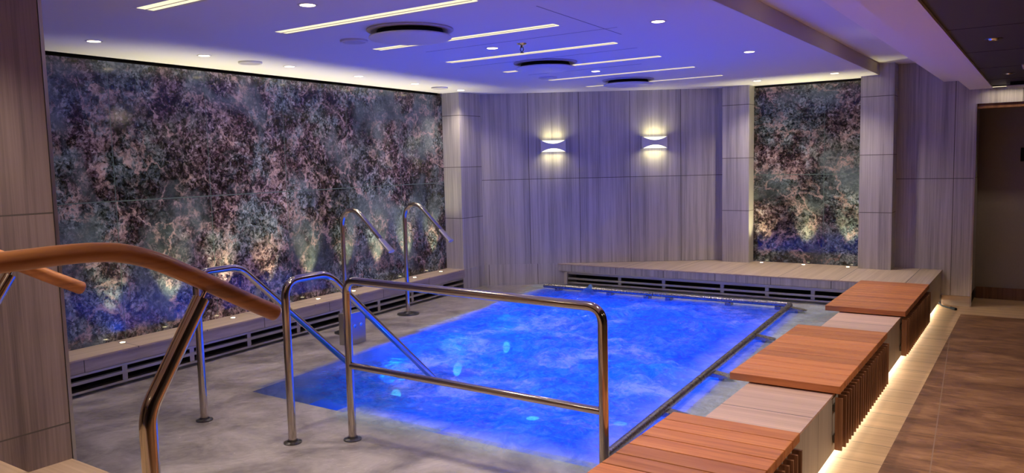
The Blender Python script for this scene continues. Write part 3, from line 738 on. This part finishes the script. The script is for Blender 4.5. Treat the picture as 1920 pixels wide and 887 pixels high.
for y, lab in ((2.9, 'downlight on the raised ceiling, out of view above'), (4.93, 'tiny glint of a downlight at the soffit edge, nearer the camera'), (6.85, 'tiny glint of a downlight at the soffit edge, nearer the end wall')):
    t = dup(d0, (-1.02, y, 2.622), label=lab); t['group'] = 'downlights behind the soffit edge'
    spot('downlight_beam', (0, 0, -.01), (0, 0, 0), P_DOWN * 1.0, WARM, 110, 1.0, .035, t)
def linear(y, a, b, lab):
    t = thing('linear_light', lab, 'ceiling light', ((a + b) / 2, y, HC), 0, 'recessed linear lights over the pool')
    h = (b - a) / 2; w_ = STW / 2; dz = .008
    bm = bmesh.new()   # trough: four sloping sides
    for (p, q) in ((((-h, -w_), (h, -w_)), 0), (((h, -w_), (h, w_)), 0), (((h, w_), (-h, w_)), 0), (((-h, w_), (-h, -w_)), 0)):
        s = lambda v: (v[0] * (h - .03) / h, v[1] * .72)
        v = [bm.verts.new((*p[0], 0)), bm.verts.new((*p[1], 0)), bm.verts.new((*s(p[1]), dz)), bm.verts.new((*s(p[0]), dz))]; bm.faces.new(v)
    fin('trough', bm, M['white_plastic'], t)
    e = box('diffuser', -h + .028, h - .028, -w_ * .73, w_ * .73, dz - .004, dz + .004, M['e_strip'], t)
    box('center_rib', -h + .03, h - .03, -.002, .002, dz - .007, dz - .004, M['grey_plastic'], t)
names = ['nearest', 'second nearest', 'third nearest', 'middle', 'third farthest', 'second farthest', 'farthest']
for (y, a, b), nm in zip(strips, names): linear(y, a, b, nm + ' recessed linear light in the row over the pool')
def vent():
    t = thing('air_vent', '', 'air vent', (0, 0, HC), 0, 'round ceiling air vents')
    bm = bmesh.new(); lathe(bm, [(.20, 0), (.27, 0), (.272, -.008), (.262, -.014), (.22, -.012), (.20, 0)], 48); fin('outer_ring', bm, M['grey_plastic'], t, smooth=True)
    bm = bmesh.new(); lathe(bm, [(.20, -.001), (.215, -.030), (0, -.03)], 40); fin('dark_throat', bm, M['black'], t, smooth=True)
    bm = bmesh.new(); lathe(bm, [(0, -.040), (.235, -.040), (.256, -.045), (.262, -.052), (.256, -.058), (.20, -.068), (.1, -.074), (0, -.076)], 56); fin('disc', bm, M['white_plastic'], t, smooth=True)
    bm = bmesh.new(); lathe(bm, [(0, -.02), (.02, -.02), (.02, -.04), (0, -.04)], 16); fin('stem', bm, M['dark_metal'], t)
    return t
v0 = vent(); v0.location = (-3.33, 3.80, HC); v0['label'] = 'largest-looking round air vent, nearest the camera, below the second linear light'
dup(v0, (-3.57, 5.80, HC), label='middle round air vent, just right of the sprinkler')
dup(v0, (-3.69, 7.66, HC), label='farthest round air vent, near the angled wall')
def speaker():
    t = thing('ceiling_speaker', '', 'speaker', (0, 0, HC), 0, 'round ceiling speakers')
    bm = bmesh.new(); lathe(bm, [(.092, 0), (.092, -.012), (.086, -.018), (.078, -.016)], 36); fin('rim', bm, M['white_plastic'], t, smooth=True)
    bm = bmesh.new(); lathe(bm, [(.078, -.016), (.05, -.019), (0, -.020)], 36); fin('mesh_cover', bm, M['grey_plastic'], t, smooth=True)
    return t
sp0 = speaker(); sp0.location = (-3.885, 3.86, HC); sp0['label'] = 'round ceiling speaker left of the nearest air vent'
dup(sp0, (-5.255, 4.07, HC), label='round ceiling speaker near the stone wall, between the second and third downlights')
dup(sp0, (-5.56, 6.80, HC), label='round ceiling speaker near the far end of the stone wall')
dup(sp0, (-4.17, 6.82, HC), label='round ceiling speaker below the middle air vent')
def sprinkler():
    t = thing('sprinkler', '', 'sprinkler', (0, 0, HC), 0, 'ceiling sprinklers')
    bm = bmesh.new(); lathe(bm, [(0, 0), (.036, 0), (.032, -.008), (.014, -.012), (.012, -.03), (0, -.03)], 20); fin('rosette', bm, M['chrome'], t, smooth=True)
    bm = bmesh.new()
    for s in (-1, 1): sweep(bm, [(s * .010, 0, -.025), (s * .014, 0, -.045), (0, 0, -.065)], .003, 8)
    lathe(bm, [(0, -.064), (.014, -.064), (.014, -.067), (0, -.067)], 14); fin('head', bm, M['dark_metal'], t)
    return t
k0 = sprinkler(); k0.location = (-3.13, 4.77, HC); k0['label'] = 'sprinkler head hanging from the ceiling over the pool'
dup(k0, (-1.10, 4.72, 2.622), label='sprinkler head on the raised ceiling strip beside the soffit')
def offlight():
    t = thing('recessed_spotlight', '', 'ceiling light', (0, 0, 2.318), 0, 'unlit spotlights in the dark ceiling')
    bm = bmesh.new(); lathe(bm, [(.030, -.002), (.046, -.003), (.048, 0), (.030, 0)], 24); fin('trim_ring', bm, M['dark_metal'], t, smooth=True)
    bm = bmesh.new(); lathe(bm, [(.030, -.001), (.024, -.010), (.010, -.004), (0, -.004)], 24); fin('reflector', bm, M['chrome'], t, smooth=True)
    return t
o0 = offlight(); o0.location = (-.281, 5.546, 2.318); o0['label'] = 'shiny spotlight in the dark corridor ceiling, nearer the camera'
dup(o0, (-.284, 8.087, 2.318), label='shiny spotlight in the dark corridor ceiling, nearer the doorway')
def panel():
    t = thing('ceiling_panel', '', 'air vent', (0, 0, 2.318), 0, 'square panels hung under the dark ceiling')
    box('plate', -.17, .17, -.17, .17, -.045, -.035, M['grey_plastic'], t, .003)
    box('collar', -.14, .14, -.14, .14, -.035, 0, M['black'], t)
    return t
p0 = panel(); p0.location = (.0, 7.10, 2.318); p0['label'] = 'square hung panel cut by the right edge, nearer the camera'
dup(p0, (-.17, 9.2, 2.318), label='square hung panel right above the dark doorway')

# ------------------------------------------------------------------ SCONCES
def sconce():
    t = thing('wall_sconce', '', 'wall light', (0, 0, 0), math.atan2(D.y, D.x), 'white up-and-down wall sconces')
    W_, H_ = .150, .074; y1 = -.085    # local -Y points into the room
    n = 20; up = []; lo = []
    for i in range(n + 1):
        x = -W_ + 2 * W_ * i / n; k = 1 - (x / W_) ** 2
        up.append((x, H_ - .045 * k * (1 if abs(x) < W_ else 0))); lo.append((x, -H_ + .045 * k))
    bm = bmesh.new(); fr = []
    for yy in (y1, y1 + .005):
        a = [bm.verts.new((x, yy - .018 * (1 - (x / W_) ** 2), z)) for x, z in lo]; b = [bm.verts.new((x, yy - .018 * (1 - (x / W_) ** 2), z)) for x, z in up]
        fr.append((a, b))
        for i in range(n): bm.faces.new((a[i], a[i + 1], b[i + 1], b[i]))
    for s in (0, 1):
        for i in range(n): bm.faces.new((fr[0][s][i], fr[0][s][i + 1], fr[1][s][i + 1], fr[1][s][i]))
    fin('front_shade', bm, M['white_plastic'], t, smooth=True)
    for s in (-1, 1): box('side_panel', s * W_ - .002, s * W_ + .002, y1, -.002, -H_, H_, M['white_plastic'], t)
    box('back_plate', -W_, W_, -.006, -.001, -H_ + .004, H_ - .004, M['white_plastic'], t)
    box('diffuser', -W_ + .004, W_ - .004, -.080, -.020, -H_ + .006, H_ - .006, M['e_sconce'], t)
    area('up_beam', (0, -.072, H_ + .004), (pi, 0, 0), .22, .03, P_SCONCE, (1, .90, .40), t, 160)
    area('down_beam', (0, -.072, -H_ - .004), (0, 0, 0), .22, .03, P_SCONCE, (1, .90, .40), t, 160)
    return t
sc0 = sconce(); sc0.location = (-5.037, 8.328, 1.846); sc0['label'] = 'left white wall sconce on the angled tiled wall'
p = Vector((-5.037, 8.328, 0)); 
sc0.location = (*(P0 + D * ((p - P0).dot(D)) + NRM * .001).xy, 1.845)
p = Vector((-4.0, 9.008, 0))
dup(sc0, (*(P0 + D * ((p - P0).dot(D)) + NRM * .001).xy, 1.860), label='right white wall sconce on the angled tiled wall, nearer the end pier')

# ------------------------------------------------------------------ LEDGE UPLIGHTS
def uplight():
    t = thing('ledge_uplight', '', 'floor light', (0, 0, LT), 0, 'small recessed uplights along the ledges')
    bm = bmesh.new(); lathe(bm, [(.018, .0), (.018, .002), (.026, .002), (.027, 0)], 20); fin('ring', bm, M['steel_dull'], t, smooth=True)
    bm = bmesh.new(); lathe(bm, [(.018, .0003), (.018, .0025), (0, .003)], 20); fin('lens', bm, M['e_up'], t)
    return t
u0 = uplight(); first = True
ords = ['first', 'second', 'third', 'fourth', 'fifth', 'sixth', 'seventh', 'eighth', 'ninth']
for i in range(9):
    y = 3.10 + i * .505; x = lx(y) + .105; lab = ords[i] + ' ledge uplight counted from the near pier, before the long stone wall'
    if first: t = u0; first = False; t['label'] = lab; t.location = (x, y, LT)
    else: t = dup(u0, (x, y, LT), label=lab)
    spot('uplight_beam', (0, 0, .012), (pi, 0, 0), P_UP * random.uniform(.75, 1.2), (1, .90, .48), 52, 1.0, .012, t)
for i, nm in enumerate(('left', 'middle', 'right')):
    t = dup(u0, (-2.79 + i * .486, 9.40, LT), label=nm + ' ledge uplight of the three in front of the end stone panel')
    spot('uplight_beam', (0, 0, .012), (pi, 0, 0), P_UP * 1.0, (1, .90, .48), 52, 1.0, .012, t)

# LED lines ---------------------------------------------------------------
box('led_strip', -1.0, -.955, -3.0, 9.55, .046, .054, M['e_toe'], label='LED line glowing onto the floor from beneath the low wall', category='led strip')

# ------------------------------------------------------------------ UNDERWATER LAMPS
def pool_lamp():
    t = thing('underwater_lamp', '', 'pool light', (0, 0, 0), 0, 'round underwater lamps on the pool floor')
    bm = bmesh.new(); lathe(bm, [(.07, 0), (.09, 0), (.09, .015), (.07, .02)], 24); fin('ring', bm, M['steel_dull'], t, smooth=True)
    bm = bmesh.new(); lathe(bm, [(.07, .006), (.07, .016), (0, .018)], 24); fin('lens', bm, M['e_pool'], t)
    return t
l0 = pool_lamp(); first = True
for k, (x, y) in enumerate([(-2.49, 6.5), (-2.25, 4.9), (-3.45, 6.9), (-3.6, 5.6), (-4.3, 6.6), (-2.45, 3.75), (-3.4, 4.5), (-4.2, 4.9)]):
    lab = ('round blue lamp under the water by the bench-side grab rail, towards the far end', 'round blue lamp under the water by the bench-side grab rail, near its middle', 'round blue lamp under the foam at the middle of the far end', 'round blue lamp under the foam in the middle of the pool', 'round blue lamp under the water at the far left of the pool', 'round blue lamp under the water right behind the right post of the guard rail', 'round blue lamp under the water seen through the guard rail', 'round blue lamp under the water beside the control box')[k]
    if first: t = l0; first = False; t.location = (x, y, -1.0); t['label'] = lab
    else: t = dup(l0, (x, y, -1.0), label=lab)
    area('lamp_beam', (0, 0, .03), (pi, 0, 0), .13, .13, P_POOL, BLUE, t, 120, 'DISK')
def fill_lamp(x, y, rz, lab):  # side lamps added to spread blue light over the basin floor
    t = thing('underwater_fill_lamp', lab, 'pool light', (x, y, -.35), rz, 'added underwater fill lamps in the pool sides')
    bm = bmesh.new(); lathe(bm, [(.07, 0), (.09, 0), (.09, .012), (.07, .016)], 24, Matrix.Rotation(pi / 2, 4, 'Y')); fin('ring', bm, M['steel_dull'], t, smooth=True)
    bm = bmesh.new(); lathe(bm, [(.07, .004), (.07, .014), (0, .016)], 24, Matrix.Rotation(pi / 2, 4, 'Y')); fin('lens', bm, M['e_pool'], t)
    area('lamp_beam', (.03, 0, 0), (0, -pi / 2, 0), .13, .13, P_POOLWALL, BLUE, t, 175, 'DISK')
for y, nm in ((4.9, 'nearest'), (5.9, 'middle'), (6.9, 'farthest')):
    fill_lamp(-4.47 - (y - 3.33) * .102 + .004, y, 0, nm + ' added submerged blue fill lamp in the pool side facing the benches'); fill_lamp(-1.68 - (y - 3.33) * .060 - .004, y, pi, nm + ' added submerged blue fill lamp in the pool side under the bench-side grab rail')

# ------------------------------------------------------------------ CORRIDOR
for y, nm in ((1.5, 'beside the camera'), (4.3, 'ahead of the camera')):
    t = dup(d0, (1.0, y, 2.318), label='added corridor downlight out of view ' + nm); t['group'] = 'added corridor downlights out of view'
    spot('downlight_beam', (0, 0, -.01), (0, 0, 0), P_CORR * 3, (1, .80, .62), 150, 1.0, .05, t)  # unseen lamps added to brighten the corridor floor
t = thing('wall_washer', 'slim linear light at the end of the dark ceiling washing the wall over the doorway', 'ceiling light', (.35, 9.47, 2.318))
box('housing', -.95, .95, -.02, .02, -.012, 0, M['dark_metal'], t)
box('diffuser', -.93, .93, -.014, .014, -.015, -.012, M['e_strip'], t)
area('washer_glow', (0, 0, -.02), (radians(18), 0, 0), 1.8, .02, 1.6, (1, .82, .58), t, 130)
t = thing('sign_plate', 'small black plate on the dark recessed wall at the right edge', 'sign', (-.16, 10.215, 1.61))
box('plate', -.07, .10, -.006, .002, -.075, .075, M['black'], t, .002)
t = thing('cable_end', 'short dark loose cable end lying on the floor at the foot of the end wall', 'cable', (-.88, 9.42, 0))
tube('sheath', fillet([(-.03, .12, .03), (.0, .04, .012), (.06, -.02, .008), (.13, -.10, .008)], .03, 6), [.006] * 22 if False else .008, M['black'], t, 10)
tube('plug', [(.10, -.07, .012), (.15, -.13, .012)], .016, M['black'], t, 12)
